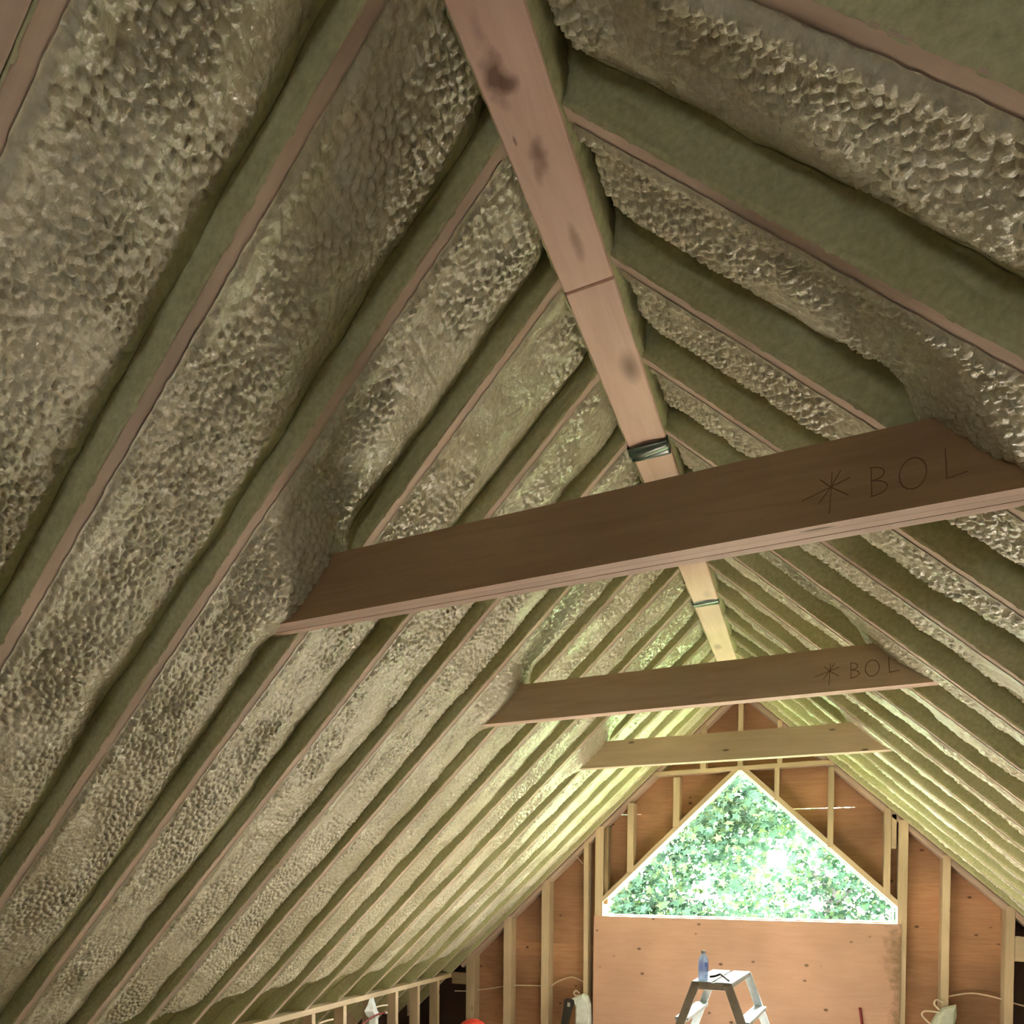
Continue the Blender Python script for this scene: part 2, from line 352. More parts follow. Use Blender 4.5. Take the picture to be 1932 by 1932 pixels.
def foam_bay(s, k, res, vfine):
    Yn = (Y0L if s < 0 else Y0R) + k*D + 0.038 - 0.005; Yf = Yn - 0.033 + D
    if k == 13: Yf = Y0L + 14*D
    ntot_v = np.concatenate([np.arange(V0-0.13, vfine, res), np.arange(max(vfine, V0), 4.25, 0.03)])
    wid = Yf-Yn; nu = max(10, int(wid/res)); nw = max(6, int(0.13/res))
    uu = np.linspace(0, 1, nu); v = ntot_v[:, None]; u = uu[None, :]
    sd_ = (k+7)*31 + (0 if s < 0 else 500)
    yy = Yn + u*wid + 0*v; vv = v + 0*u
    xh = vv*c                                                    # |x| of the point
    big = fbm(vv*2.6+sd_, yy*5+sd_*1.3, sd_, 3); big1 = fbm(v[:, 0]*2.2+sd_, v[:, 0]*0+3.3, sd_+3, 3)[:, None]
    edge = fbm(v[:, 0]*7+sd_*2, v[:, 0]*0+1.7, sd_+9, 3)[:, None]
    crease = ((0.060 if k <= 2 else 0.050) if s < 0 else 0.080) + 0.026*big1 + 0.014*edge
    mid = (0.024 if s < 0 else 0.032) + 0.014*big
    # cross-section: lip at the near rafter, pillow, rounded shoulder down to the crease by the far rafter
    d = 0.002 + (mid-0.002)*sstep(0.0, 0.22, u)
    uc = ((0.81 if k <= 2 else 0.84) if s < 0 else 0.80) + 0.06*edge + 0.05*big1
    d = d + (crease-mid)*sstep(uc-0.33, uc+0.14, u)**1.2
    d = d + (0.006 if s < 0 else 0.012)*sstep(0.90, 1.0, u)
    # hollow beside the ridge beam
    d = d + (0.06 if s > 0 else 0.02)*(1-sstep(V0+0.01, V0+0.09, vv+0.06))
    # thins out above the knee wall
    d = d + 0.15*sstep(2.44, 2.66, xh + 0.06*edge) * (0.35+0.65*sstep(0.0, 0.3, u)*(1-sstep(0.85, 1.0, u)))
    tie = TIE_BAY.get(k)
    if tie is not None:
        tgt = -0.026 if s < 0 else 0.016
        cv = 1.13 if s < 0 else 1.12
        w_ = np.exp(-((vv-cv)/0.17)**4) * sstep(0.12, 0.5, u + 0.05*edge)
        d = d*(1-w_) + (tgt + 0.01*big)*w_
    if s > 0 and k == 0:
        d = d - 0.022*sstep(0.0, 0.05, u)*(1-sstep(0.06, 0.26, u))*(1-sstep(0.6, 1.1, vv))*(0.55+0.6*vnoise(vv*14, yy*0, 5))
    # popcorn relief
    wx = vv + 0.004*vnoise(vv*45, yy*45, sd_+1); wy = yy + 0.004*vnoise(vv*45+9, yy*45+4, sd_+2)
    cs = 46.0
    F1, F2 = worley(wx*cs*0.9, wy*cs, sd_+40)
    G1, G2 = worley(wx*cs*2.1, wy*cs*2.1, sd_+60)
    ridge = np.exp(-((F2-F1)/0.22)**2); bump = 1-np.clip(F1, 0, 1)**1.5
    pm = sstep(-0.1, 0.6, fbm(vv*3.1+5, yy*6, sd_+77, 2))
    bump2 = np.clip((F2-F1)/0.6, 0, 1)**0.6
    hgt = 1.3*(0.0055*ridge*pm + 0.0085*bump2*(1-0.7*pm) + 0.0050*bump + 0.0030*np.clip(1-G1, 0, 1)**1.5) * (0.9+0.3*vnoise(vv*6, yy*9, sd_+5))
    lumps = 0.0045*vnoise(vv*17, yy*17, sd_+8)
    fade = sstep(0.0, 0.07, u)*(1-sstep(uc+0.02, uc+0.17, u))
    fade = fade*(1-0.75*sstep(2.45, 2.6, xh))
    if tie is not None: fade = fade*(1-0.35*w_)
    d = d - (hgt+lumps)*fade
    Vf = RP(s, vv, yy, d)
    # coat climbing the far rafter's near face
    j = np.linspace(0, 1, nw+1)[None, 1:]; dc = d[:, -1:]
    lipn = 0.0012*vnoise(v*60, v*0+sd_, sd_+11) - 0.0012
    dw = dc + (lipn-dc)*j
    yw = Yf - 0.0035 - 0.004*np.abs(fbm(v*9, j*3, sd_+21, 2)) - 0.02*np.exp(-j*7)*0.5 + 0.0
    yw = yw + (0.0045*(vnoise(v*55, v*0+sd_*1.7, sd_+14) > 0.35) + 0.0042*1.0)*sstep(0.93, 1.0, j)
    Vw = RP(s, v+0*j, yw, dw)
    V = np.concatenate([Vf, Vw], 1); nr, nc = V.shape[:2]
    # near lip, creeping over the near rafter's underside
    I = np.arange(nr*nc).reshape(nr, nc)
    Q = np.stack([I[:-1, :-1], I[:-1, 1:], I[1:, 1:], I[1:, :-1]], -1)
    if s > 0: Q = Q[..., ::-1]
    mi = np.zeros(Q.shape[:2], int)
    ucq = uc[:-1]+0.07
    mi[:, :nu-1] = (uu[None, :-1] > ucq)
    mi[:, nu-1:] = 1
    mi[(xh[:-1, :1] + 0*mi) > 2.56] = 1
    lip = V[:, 0, 1]; V[:, 0, 1] = lip - 0.003*np.clip(vnoise(v[:, 0]*48, v[:, 0]*0, sd_+15)+0.2, 0, 1)
    V[:, 0] += (np.array([-s*m*c, 0, -c])*0.0035)[None, :]
    from_np('foam_fill', V.reshape(-1, 3), Q.reshape(-1, 4), ceiling, ['foam', 'coat'], mi.ravel(), True)
for k in range(-4, 14):
    for s in (-1, 1):
        if k < -2: foam_bay(s, k, 0.02, 1.0); continue
        if s < 0: res = 0.0045 if k <= 1 else 0.0055 if k <= 4 else 0.0065 if k <= 8 else 0.009; vf = {-2: 1.2, -1: 1.9, 0: 2.4, 1: 2.9, 2: 3.5}.get(k, 3.95)
        else: res = 0.0045 if k <= 2 else 0.0065 if k <= 5 else 0.009 if k <= 8 else 0.012; vf = {-2: 0.9, -1: 1.0, 0: 1.3, 1: 1.7, 2: 2.0, 3: 2.2, 4: 2.5, 5: 2.8}.get(k, 3.4)
        foam_bay(s, k, res, vf)

# ------------------------------------------------------------------ ridge beam
beam = empty('ridge_beam', (0, 2.0, 0), label='pinkish timber ridge beam running along the peak of the roof', cat='beam')
cuts = [YN+0.02, 1.9735, 2.79, 4.45, 6.83]
for i in range(4):
    a, b = cuts[i]+(0.0025 if i else 0), cuts[i+1]-0.0025
    dz = [0, 0.001, -0.004, 0.0][i]; dx = [0, 0.0, 0.004, 0.0][i]
    board('beam_length', (dx, a, 0.12+dz), (dx, b, 0.12+dz), 0.134, 0.24, (0, 0, 1), 'beam_near' if i == 0 else 'beam', beam, bev=0.004)
for s in (-1, 1):                                              # sprayed foam stuck along the two sides of the beam
    yv = np.arange(0.2, 6.8, 0.012); zz = np.linspace(0, 1, 10)
    ed = fbm(yv*9, yv*0, 90+s, 3)[:, None]; lo = 0.006 + 0.012*np.clip(ed, -0.6, 1) + 0*zz
    Z = lo + (0.17-lo)*zz; F1, F2 = worley(yv[:, None]*40+0*zz, Z*40, 8+s)
    X = 0.0675 + 0.003 + (0.006+0.012*(1-F1))*(0.4+0.6*np.sin(zz*3.0)) + 0.006*np.clip(vnoise(yv[:, None]*6+0*zz, Z*8, 3), 0, 1)
    X[:, 0] = 0.0665
    V = np.stack([s*X, yv[:, None]+0*zz, Z], -1); I = np.arange(V.shape[0]*V.shape[1]).reshape(V.shape[:2])
    Q = np.stack([I[:-1, :-1], I[1:, :-1], I[1:, 1:], I[:-1, 1:]], -1)
    if s < 0: Q = Q[..., ::-1]
    from_np('foam_coat', V.reshape(-1, 3), Q.reshape(-1, 4), beam, ['coat'], None, True, label='pale green foam overspray')
# dark bands under the beam
def band(y, w, drop, label):
    t = empty('strap', (0, y, 0), label=label, cat='strap', group=None)
    us = np.linspace(0, 1, 36); vs = np.linspace(0, 1, 14)
    U, Vv = np.meshgrid(us, vs, indexing='ij')
    hw = 0.071
    # path: up left side, across, up right side
    L = 0.03; tot = 2*L + 2*hw; q = U*tot
    X = np.where(q < L, -hw, np.where(q > L+2*hw, hw, q-L-hw)); Z = np.where(q < L, (L-q), np.where(q > L+2*hw, q-L-2*hw, 0.0))
    sag = drop*np.clip(1-((U-0.5)/0.42)**2, 0, 1)
    Z = Z - 0.004 - sag*(0.6+0.4*np.sin(Vv*math.pi)) + 0.004*np.sin(Vv*math.pi*3+U*2)
    Y = y + (Vv-0.5)*w*(1-0.35*(2*U-1)**2*0) + 0.006*np.sin(U*7+1)
    V = np.stack([X, Y, Z], -1); I = np.arange(V.shape[0]*V.shape[1]).reshape(V.shape[:2])
    Q = np.stack([I[:-1, :-1], I[:-1, 1:], I[1:, 1:], I[1:, :-1]], -1)
    o = from_np('band', V.reshape(-1, 3), Q.reshape(-1, 4), t, ['band'], None, True)
    sm = o.modifiers.new('thickness', 'SOLIDIFY'); sm.thickness = 0.002
    return t
band(2.80, 0.085, 0.016, 'wide dark green glossy strap round the ridge beam above the nearest tie')
band(4.46, 0.075, 0.008, 'small dark green strap round the ridge beam between the first and second ties')

# ------------------------------------------------------------------ collar ties
lab = ['dark three-ply collar tie crossing the foreground, longest and nearest', 'two-ply collar tie, the middle one of three, marked with crayon at its right',
       'palest and farthest collar tie, just above the triangular window']
def strokes(parent, y, segs, wdt=0.0035):
    bm = bmesh.new()
    for pl in segs:
        for a, b in zip(pl, pl[1:]):
            a, b = Vector((a[0], 0, a[1])), Vector((b[0], 0, b[1])); t = (b-a).normalized(); q = Vector((-t.z, 0, t.x))*wdt/2
            ps = [a-t*0.0008-q, b+t*0.0008-q, b+t*0.0008+q, a-t*0.0008+q]
            f = [bm.verts.new(Vector((p.x, -0.0006, p.z))) for p in ps]; g = [bm.verts.new(Vector((p.x, 0.0006, p.z))) for p in ps]
            bm.faces.new(f)
            for i in range(4): bm.faces.new((f[i], g[i], g[(i+1) % 4], f[(i+1) % 4]))
    return bm_obj('crayon_mark', bm, 'mark', parent, origin=(0, y, 0))
def arc(cx_, cz, rx, rz, a0, a1, n=10): return [(cx_+rx*math.cos(math.radians(a0+(a1-a0)*i/n)), cz+rz*math.sin(math.radians(a0+(a1-a0)*i/n))) for i in range(n+1)]
for i, (yt, th, npl) in enumerate(TIES):
    t = empty('collar_tie', (0, yt, TZ0), label=lab[i], cat='beam', group='collar ties')
    p = th/npl
    for j in range(npl):
        a = yt + j*p + (0.0022 if j else 0); b = yt + (j+1)*p - 0.0022
        dz = [0, 0.0015, 0.002][j]
        e = rng.normal()*0.01
        pb = prism('ply_board', [(-1.0+e, TZ0+dz), (1.0+e, TZ0+dz), (0.83+e, TZ1+dz*0.3), (-0.83+e, TZ1+dz*0.3)], a, b, [('tie', 'tie_mid_lit', 'tie_far_lit')[i], 'tie_underlit'], t,
              origin=(0, (a+b)/2, (TZ0+TZ1)/2))
        for pf in pb.data.polygons:
            if pf.normal.z < -0.9: pf.material_index = 1          # underside painted paler, light from below put into its colour
    if i < 2:
        ox, oz = (0.578, -0.735) if i == 0 else (0.612, -0.728)
        st = [[(ox-0.055, oz-0.018), (ox, oz), (ox+0.035, oz+0.012)], [(ox-0.02, oz+0.02), (ox, oz), (ox+0.033, oz-0.024)],
              [(ox+0.018, oz+0.03), (ox, oz), (ox-0.022, oz-0.03)], [(ox+0.002, oz+0.03), (ox+0.001, oz), (ox-0.002, oz-0.056)]]
        bx = ox+0.075
        strokes(t, yt-0.0004, st, 0.0020 if i == 0 else 0.0024); st = []
        st += [[(bx, oz+0.022), (bx+0.002, oz-0.036)], arc(bx, oz+0.009, 0.024, 0.014, 95, -90), arc(bx, oz-0.021, 0.03, 0.016, 90, -90)]
        strokes(t, yt-0.0004, st, 0.0020 if i == 0 else 0.0024); st = []
        st += [arc(bx+0.075, oz-0.006, 0.024, 0.032, 0, 360, 16)]
        strokes(t, yt-0.0004, st, 0.0020 if i == 0 else 0.0024); st = []
        st += [[(bx+0.13, oz+0.03), (bx+0.134, oz-0.03), (bx+0.168, oz-0.024)]]
        strokes(t, yt-0.0004, st, 0.0020 if i == 0 else 0.0024)

# ------------------------------------------------------------------ floor, far gable wall
floor = box('floor', (-3.35, YN, FLOOR-0.03), (3.35, 7.15, FLOOR), 'floor', bev=0, kind='structure')
wall = box('wall_back', (-2.70, YS+0.02, FLOOR-0.2), (2.70, YS+0.03, FLOOR-0.04), 'dark', bev=0, kind='structure', label='far gable wall of bare studs and plywood sheathing')
def outer(x): return 0.405 - m*abs(x)
HS = 0.9915
hx = lambda z: (-0.6-z)/HS
zA, zB = -0.967, -2.195; g = 0.0
y0, y1 = YS, YS+0.012
def sheet(pts, mt='ply'): return prism('plywood_sheet', pts, y0, y1, mt, wall)
xo = lambda z: (0.405-z)/m
sheet([(-xo(-0.6), -0.6), (0, -0.6), (0, 0.405)]); sheet([(0.002, -0.6), (xo(-0.6), -0.6), (0.002, 0.405)])
sheet([(-xo(zA), zA+g), (-1.06, zA+g), (-1.04, zA+0.006), (-0.86, zA+0.003), (-0.84, zA+g), (-hx(zA), zA+g), (-0.0, -0.601), (-xo(-0.6), -0.601)])
sheet([(0.0, -0.601), (hx(zA), zA+0.006), (0.60, zA+0.007), (0.86, zA+0.004), (0.90, zA+g), (xo(zA), zA+g), (xo(-0.6), -0.601)])
XL, XR = -2.56, 1.945
sheet([(-1.19, -1.784), (-hx(zA), zA-g), (-xo(zA), zA-g), (XL, outer(XL)), (XL, zB+g), (-1.19, zB+g)])
sheet([(1.19, -1.784), (1.19, zB+g), (XR, zB+g), (XR, outer(XR)), (xo(zA), zA-g), (hx(zA), zA-g)])
sheet([(-1.188, -1.905), (-1.188, zB+g), (1.188, zB+g), (1.188, -1.905)])
sheet([(XL, FLOOR), (XL, zB-g), (-0.4, zB-g), (-0.4, FLOOR)]); sheet([(-0.398, FLOOR), (-0.398, zB-g), (XR, zB-g), (XR, FLOOR)])
prism('eave_shade_board', [(XR+0.002, FLOOR), (XR+0.002, outer(XR)), (3.3, outer(3.3)+0.2), (3.3, FLOOR)], YS-0.004, YS+0.0115, 'dark', wall)  # near-black sheet standing in for the unlit recess at right
prism('eave_shade_board', [(XL-0.002, FLOOR), (-3.3, FLOOR), (-3.3, outer(3.3)+0.2), (XL-0.002, outer(XL))], YS-0.004, YS+0.0115, 'dark', wall)  # same painted darkness for the unlit eave opening at left
def vstud(x0, x1, z0, z1, yf=YW, yb=YS-0.002, mt='stud', dxb=0.0, name='stud'):
    """upright board; its foot is shifted by dxb"""
    xc = (x0+x1)/2
    return board(name, (xc+dxb, (yf+yb)/2, z0), (xc, (yf+yb)/2, z1), x1-x0, yb-yf, (0, 1, 0), mt, wall, bev=0.0025)
under = lambda x: ZL - m*abs(x)            # rafters' underside
vstud(-2.551, -2.461, FLOOR, under(2.51)-0.0)
vstud(-2.147, -2.066, FLOOR, under(2.1), dxb=0.0)
vstud(-1.758, -1.681, FLOOR, under(1.72))
vstud(-1.348, -1.304, FLOOR, under(1.33), mt='stud', dxb=0.01)
vstud(-1.239, -1.164, FLOOR, under(1.2))
vstud(-1.160, -1.122, -1.80, -1.07, YW+0.03, mt='stud_old')
vstud(-0.945, -0.888, -1.50, -0.87); vstud(-0.543, -0.486, -1.10, -0.66)
vstud(0.278, 0.316, -0.90, -0.62); vstud(0.68, 0.724, -1.30, -0.64); vstud(1.082, 1.129, -1.68, -0.99)
vstud(1.130, 1.166, -1.314, -1.04, YW+0.01)
vstud(1.180, 1.246, FLOOR, under(1.21)); vstud(1.474, 1.527, FLOOR, under(1.5), dxb=0.002); vstud(1.877, 1.933, FLOOR, under(1.9))
vstud(-0.318, -0.269, -0.60, under(0.295), name='stud'); vstud(-0.012, 0.028, -0.60, 0.05); vstud(0.296, 0.336, -0.60, under(0.316))
board('cross_plate', (-0.73, YW+0.05, -0.622), (0.745, YW+0.05, -0.600), 0.10, 0.038, (0, 0, 1), 'stud', wall)
for s in (-1, 1):                                               # sloping top plates under the last rafters
    a = rp(s, 0.12, YW+0.075, -0.019); b = rp(s, 2.62/c, YW+0.075, -0.019)
    board('top_plate', a, b, 0.13, 0.038, (s*m*c, 0, c), 'rafter', wall)
# rough opening: two sloping headers, sill
ap = Vector((0.008, 0, -0.618))
for s, xe, ze in ((-1, -1.163, -1.780), (1, 1.176, -1.774)):
    dirv = Vector((xe, 0, ze)) - ap; dirv.normalize(); nrm = Vector((-dirv.z*1.0, 0, dirv.x)) if s > 0 else Vector((dirv.z, 0, -dirv.x))
    if nrm.z < 0: nrm = -nrm
    a = ap + nrm*0.021 - dirv*0.012 + Vector((0, (YW+YS)/2, 0)); b = Vector((xe, 0, ze)) + nrm*0.021 + Vector((0, (YW+YS)/2, 0))
    board('sloping_header', a, b, YS-YW-0.004, 0.040, nrm, 'stud', wall)
board('sill', (-1.162, (YW+YS)/2, -1.93), (1.178, (YW+YS)/2, -1.93), 0.14, 0.036, (0, 0, 1), 'stud', wall)
box('block', (-2.71, YW, -2.642), (-2.552, YW+0.038, -2.523), 'stud_old', wall); box('block', (1.934, YW, -2.165), (2.70, YW+0.04, -1.979), 'stud', wall)
# window in the opening
win = empty('window_1', (0, YS, -1.6), kind='structure', label='triangular gable window with white frame')
fr = 0.009
tri = [(0.0, -0.612), (1.168, -1.778), (1.168, -1.905), (-1.165, -1.905), (-1.165, -1.778)]
def fbar(a, b): 
    a, b = Vector((a[0], YS+0.01, a[1])), Vector((b[0], YS+0.01, b[1])); t = (b-a).normalized(); n_ = Vector((0, -1, 0)).cross(t)
    cen = Vector((0, YS+0.01, -1.5)); 
    if (cen-a).dot(n_) < 0: n_ = -n_
    board('frame_bar', a+n_*fr/2, b+n_*fr/2, 0.05, fr, n_, 'white', win)
for i in range(5): fbar(tri[i], tri[(i+1) % 5])
prism('pane', tri, YS+0.012, YS+0.013, 'glass', win)
# loose plywood sheet nailed over the lower opening
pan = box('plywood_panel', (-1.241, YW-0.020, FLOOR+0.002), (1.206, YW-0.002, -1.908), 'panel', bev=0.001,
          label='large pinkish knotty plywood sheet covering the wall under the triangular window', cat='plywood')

# ------------------------------------------------------------------ knee walls, outer walls, near gable
for s, nm in ((-1, 'wall_left'), (1, 'wall_right')):
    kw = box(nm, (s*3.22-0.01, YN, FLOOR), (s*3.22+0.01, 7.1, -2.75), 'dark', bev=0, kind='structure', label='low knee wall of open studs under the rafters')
    xf = s*2.7105; xb = s*2.80
    board('top_plate', ((xf+xb)/2, YN, -2.556), ((xf+xb)/2, YW-0.002, -2.556), 0.0895, 0.042, (0, 0, 1), 'stud', kw)
    yk = 4.424 - 0.41*14
    while yk < 6.75:
        if yk > YN+0.1: board('stud', ((xf+xb)/2, yk+0.024, FLOOR), ((xf+xb)/2, yk+0.024, -2.578), 0.0895, 0.046, (0, 1, 0), 'stud', kw).rotation_euler.z += 0
        yk += 0.412
    board('bottom_plate', ((xf+xb)/2, YN, FLOOR+0.019), ((xf+xb)/2, YW-0.002, FLOOR+0.019), 0.0895, 0.038, (0, 0, 1), 'stud', kw)
near = prism('wall_front', [(-3.3, FLOOR), (3.3, FLOOR), (3.3, outer(3.3)+0.05), (-3.3, outer(3.3)+0.05)][:2] + [(3.3, FLOOR+0.5), (-3.3, FLOOR+0.5)], YN-0.02, YN, 'ply', kind='structure', label='near gable wall behind the viewer')
NW, NZ0, NZ1 = 0.15, -1.30, -1.00                              # unseen opening added behind the camera, sized for fill light
prism('plywood_sheet', [(-3.3, FLOOR+0.5), (-NW, FLOOR+0.5), (-NW, outer(NW)), (-3.3, outer(3.3)+0.05)], YN-0.02, YN, 'ply', near)
prism('plywood_sheet', [(3.3, FLOOR+0.5), (3.3, outer(3.3)+0.05), (NW, outer(NW)), (NW, FLOOR+0.5)], YN-0.02, YN, 'ply', near)
prism('plywood_sheet', [(-NW, NZ1), (NW, NZ1), (NW, outer(NW)), (0, 0.38), (-NW, outer(NW))], YN-0.02, YN, 'ply', near)
prism('plywood_sheet', [(-NW, FLOOR+0.5), (NW, FLOOR+0.5), (NW, NZ0), (-NW, NZ0)], YN-0.02, YN, 'ply', near)

# ------------------------------------------------------------------ things
# step ladder
lad = empty('step_ladder', (0.1, 4.75, FLOOR), label='aluminium double-sided step ladder with a water bottle on top', cat='ladder')
ZT = -2.150; yn, yf_ = 4.412, 5.06
def slat(x0, x1, xb0, xb1):
    bm = bmesh.new(); o_ = Vector(((x0+x1)/2, (yn+yf_)/2, ZT))
    top = [(x0, yn), (x1, yn), (xb1, yf_), (xb0, yf_)]
    a = [bm.verts.new(Vector((p[0], p[1], ZT))-o_) for p in top]; b = [bm.verts.new(Vector((p[0], p[1], ZT-0.03))-o_) for p in top]
    bm.faces.new(a); bm.faces.new(b[::-1])
    for i in range(4): bm.faces.new((a[i], b[i], b[(i+1) % 4], a[(i+1) % 4]))
    bmesh.ops.bevel(bm, geom=bm.edges[:], offset=0.002, segments=1, affect='EDGES')
    return bm_obj('top_slat', bm, 'alu', lad, origin=o_)
slat(-0.041, 0.063, 0.0, 0.108); slat(0.081, 0.173, 0.126, 0.226)
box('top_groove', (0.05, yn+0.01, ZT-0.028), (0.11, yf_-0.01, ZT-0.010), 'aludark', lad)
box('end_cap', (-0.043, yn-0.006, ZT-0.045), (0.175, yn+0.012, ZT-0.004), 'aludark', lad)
spl = 0.345
def rail(xt, s, y, mt, wx=0.046):
    z1 = ZT-0.012; dz = z1-FLOOR; p1 = Vector((xt, y, z1)); p0 = Vector((xt + s*spl*dz, y, FLOOR+0.015))
    r_ = board('rail', p0, p1, 0.022, wx, Vector((s, 0, 0)), mt, lad, bev=0.002)
    pad = box('foot', (p0.x-0.03, y-0.02, FLOOR), (p0.x+0.03, y+0.02, FLOOR+0.03), 'black', lad, bev=0.004)
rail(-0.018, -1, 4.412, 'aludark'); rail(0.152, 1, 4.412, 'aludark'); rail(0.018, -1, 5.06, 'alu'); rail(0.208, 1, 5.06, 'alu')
for i, zs in enumerate((-2.375, -2.60, -2.83, -3.05)):
    e = spl*(ZT-zs)
    for s, xc, xc2 in ((-1, -0.018, 0.018), (1, 0.152, 0.208)):
        a, b = Vector((xc+s*e, 4.425, zs)), Vector((xc2+s*e, 5.05, zs))
        board('step', a, b, 0.075, 0.022, (0, 0, 1), 'alu', lad, bev=0.002)
# bottle
bt = empty('water_bottle', (0.015, 4.46, ZT), label='clear bluish plastic water bottle standing on the ladder top', cat='bottle')
lathe('body', [(0.018, 0.0), (0.026, 0.003), (0.0275, 0.012), (0.026, 0.02), (0.0275, 0.03), (0.0275, 0.045), (0.026, 0.05), (0.0275, 0.056), (0.0275, 0.118), (0.025, 0.128), (0.018, 0.142), (0.0115, 0.151), (0.0105, 0.158)], (0.015, 4.46, ZT), 'bottle', bt)
lathe('cap', [(0.0125, 0.1575), (0.013, 0.159), (0.013, 0.170), (0.0115, 0.172)], (0.015, 4.46, ZT), 'white', bt, seg=18)
lathe('label_sleeve', [(0.0278, 0.06), (0.0281, 0.061), (0.0281, 0.106), (0.0278, 0.107)], (0.015, 4.46, ZT), 'bottle', bt)
bm = bmesh.new()
for z_, a0 in ((0.1, 0.9), (0.092, 0.9), (0.084, 0.9), (0.02, 0.8), (0.03, 0.9)):
    for q in range(3):
        al = -math.pi/2 + a0*0.6 + q*0.09
        boxbm(bm, (0.0286*math.cos(al)-0.0012, 0.0286*math.sin(al)-0.0006, z_), (0.0286*math.cos(al)+0.0012, 0.0286*math.sin(al)+0.0006, z_+0.005))
bm_obj('print', bm, 'ink', bt, origin=(0.015, 4.46, ZT), kind='stuff')
# bent hand tool beside it
tl = empty('hand_tool', (0.1, 4.52, ZT), label='small dark bent hand tool lying beside the bottle on the ladder', cat='tool')
tube('handle', [(0.035, 4.60, ZT+0.008), (0.065, 4.61, ZT+0.012), (0.095, 4.59, ZT+0.028)], 0.007, 'black', tl)
tube('blade', [(0.093, 4.59, ZT+0.028), (0.125, 4.53, ZT+0.016), (0.152, 4.47, ZT+0.006)], lambda t: 0.0075-0.002*t, 'tool', tl)
# cables
cabp = [(-2.72, 6.93, -2.73), (-2.515, 6.93, -2.713), (-2.179, 6.93, -2.646), (-2.1, 6.93, -2.63), (-1.779, 6.93, -2.613), (-1.703, 6.93, -2.624), (-1.629, 6.93, -2.567), (-1.498, 6.93, -2.512), (-1.419, 6.93, -2.523), (-1.34, 6.93, -2.56)]
tag(tube('electrical_cable', cabp, 0.006, 'cable'), 'pale cable threaded through the studs left of the plywood panel', 'cable')
tag(tube('electrical_cable', [(1.50, 6.93, -2.50), (1.542, 6.93, -2.468), (1.678, 6.93, -2.434), (1.779, 6.93, -2.442), (1.888, 6.93, -2.467), (2.015, 6.93, -2.505), (2.3, 6.93, -2.56)], 0.006, 'cable'),
    'pale cable arching through the studs at far right of the end wall', 'cable')
tag(tube('wire', [(-1.49, 6.97, -1.296), (-1.474, 6.92, -1.312), (-1.42, 6.9, -1.368), (-1.37, 6.9, -1.424)], 0.004, 'cable'), 'short stray wire under the roof edge, high left of the window', 'wire')
def hanging(name, pts, th, mt, parent, y):
    return prism(name, pts, y, y+th, mt, parent)
def boot(loc, pts, loops, mt, label, cat='plastic', stud_y=6.79):
    t = empty('plastic_boot', loc, label=label, cat='box')
    # gathered bag-like shell round an outlet box
    n = len(pts); bm = bmesh.new(); o_ = Vector((sum(p[0] for p in pts)/n, stud_y, sum(p[1] for p in pts)/n))
    rings = []
    for dy, sc in ((0.045, 1.0), (0.02, 1.02), (-0.005, 0.93), (-0.02, 0.72)):
        rings.append([bm.verts.new(Vector(((p[0]-o_.x)*sc + 0.004*math.sin(i*5), dy + 0.006*math.sin(i*2.3), (p[1]-o_.z)*sc))) for i, p in enumerate(pts)])
    for a, b in zip(rings, rings[1:]):
        for i in range(n): bm.faces.new((a[i], a[(i+1) % n], b[(i+1) % n], b[i]))
    bm.faces.new(rings[-1]); bm.faces.new(rings[0][::-1])
    bm_obj('shell', bm, mt, t, origin=o_, smooth=False)
    for lp in loops: tube('cable_loop', lp, 0.007, 'cable', t)
    return t
boot((1.5, 6.79, -2.8), [(1.40, -2.69), (1.45, -2.60), (1.49, -2.545), (1.57, -2.515), (1.575, -2.60), (1.56, -2.70), (1.57, -2.95), (1.40, -2.95), (1.39, -2.80)],
     [[(1.49, 6.82, -2.50), (1.445, 6.81, -2.485), (1.432, 6.80, -2.52), (1.465, 6.80, -2.56)],
      [(1.47, 6.80, -2.58), (1.40, 6.80, -2.575), (1.362, 6.79, -2.58), (1.352, 6.79, -2.61), (1.385, 6.78, -2.65), (1.42, 6.78, -2.68)]],
     'plastic', 'milky plastic outlet boot with cable loops on the stud right of the panel')
boot((-1.33, 6.79, -2.8), [(-1.44, -2.695), (-1.38, -2.665), (-1.33, -2.64), (-1.29, -2.66), (-1.265, -2.73), (-1.252, -2.86), (-1.252, -2.96), (-1.40, -2.96), (-1.405, -2.76)],
     [[(-1.36, 6.80, -2.64), (-1.395, 6.80, -2.615), (-1.42, 6.80, -2.64), (-1.40, 6.80, -2.665), (-1.37, 6.80, -2.655)]],
     'plastic2', 'white plastic outlet boot on the stud left of the plywood panel')
bp_ = empty('folded_strap', (-1.45, 6.76, -2.75), label='black strap folded over and hanging left of the white outlet boot', cat='strap')
prism('strap_body', [(-1.495, -2.70), (-1.47, -2.685), (-1.43, -2.69), (-1.405, -2.70), (-1.40, -2.74), (-1.425, -2.80), (-1.47, -3.0), (-1.535, -3.0), (-1.505, -2.80)], 6.745, 6.76, 'black', bp_)
prism('buckle', [(-1.46, -2.72), (-1.435, -2.73), (-1.44, -2.765), (-1.465, -2.76)], 6.741, 6.745, 'plastic', bp_)
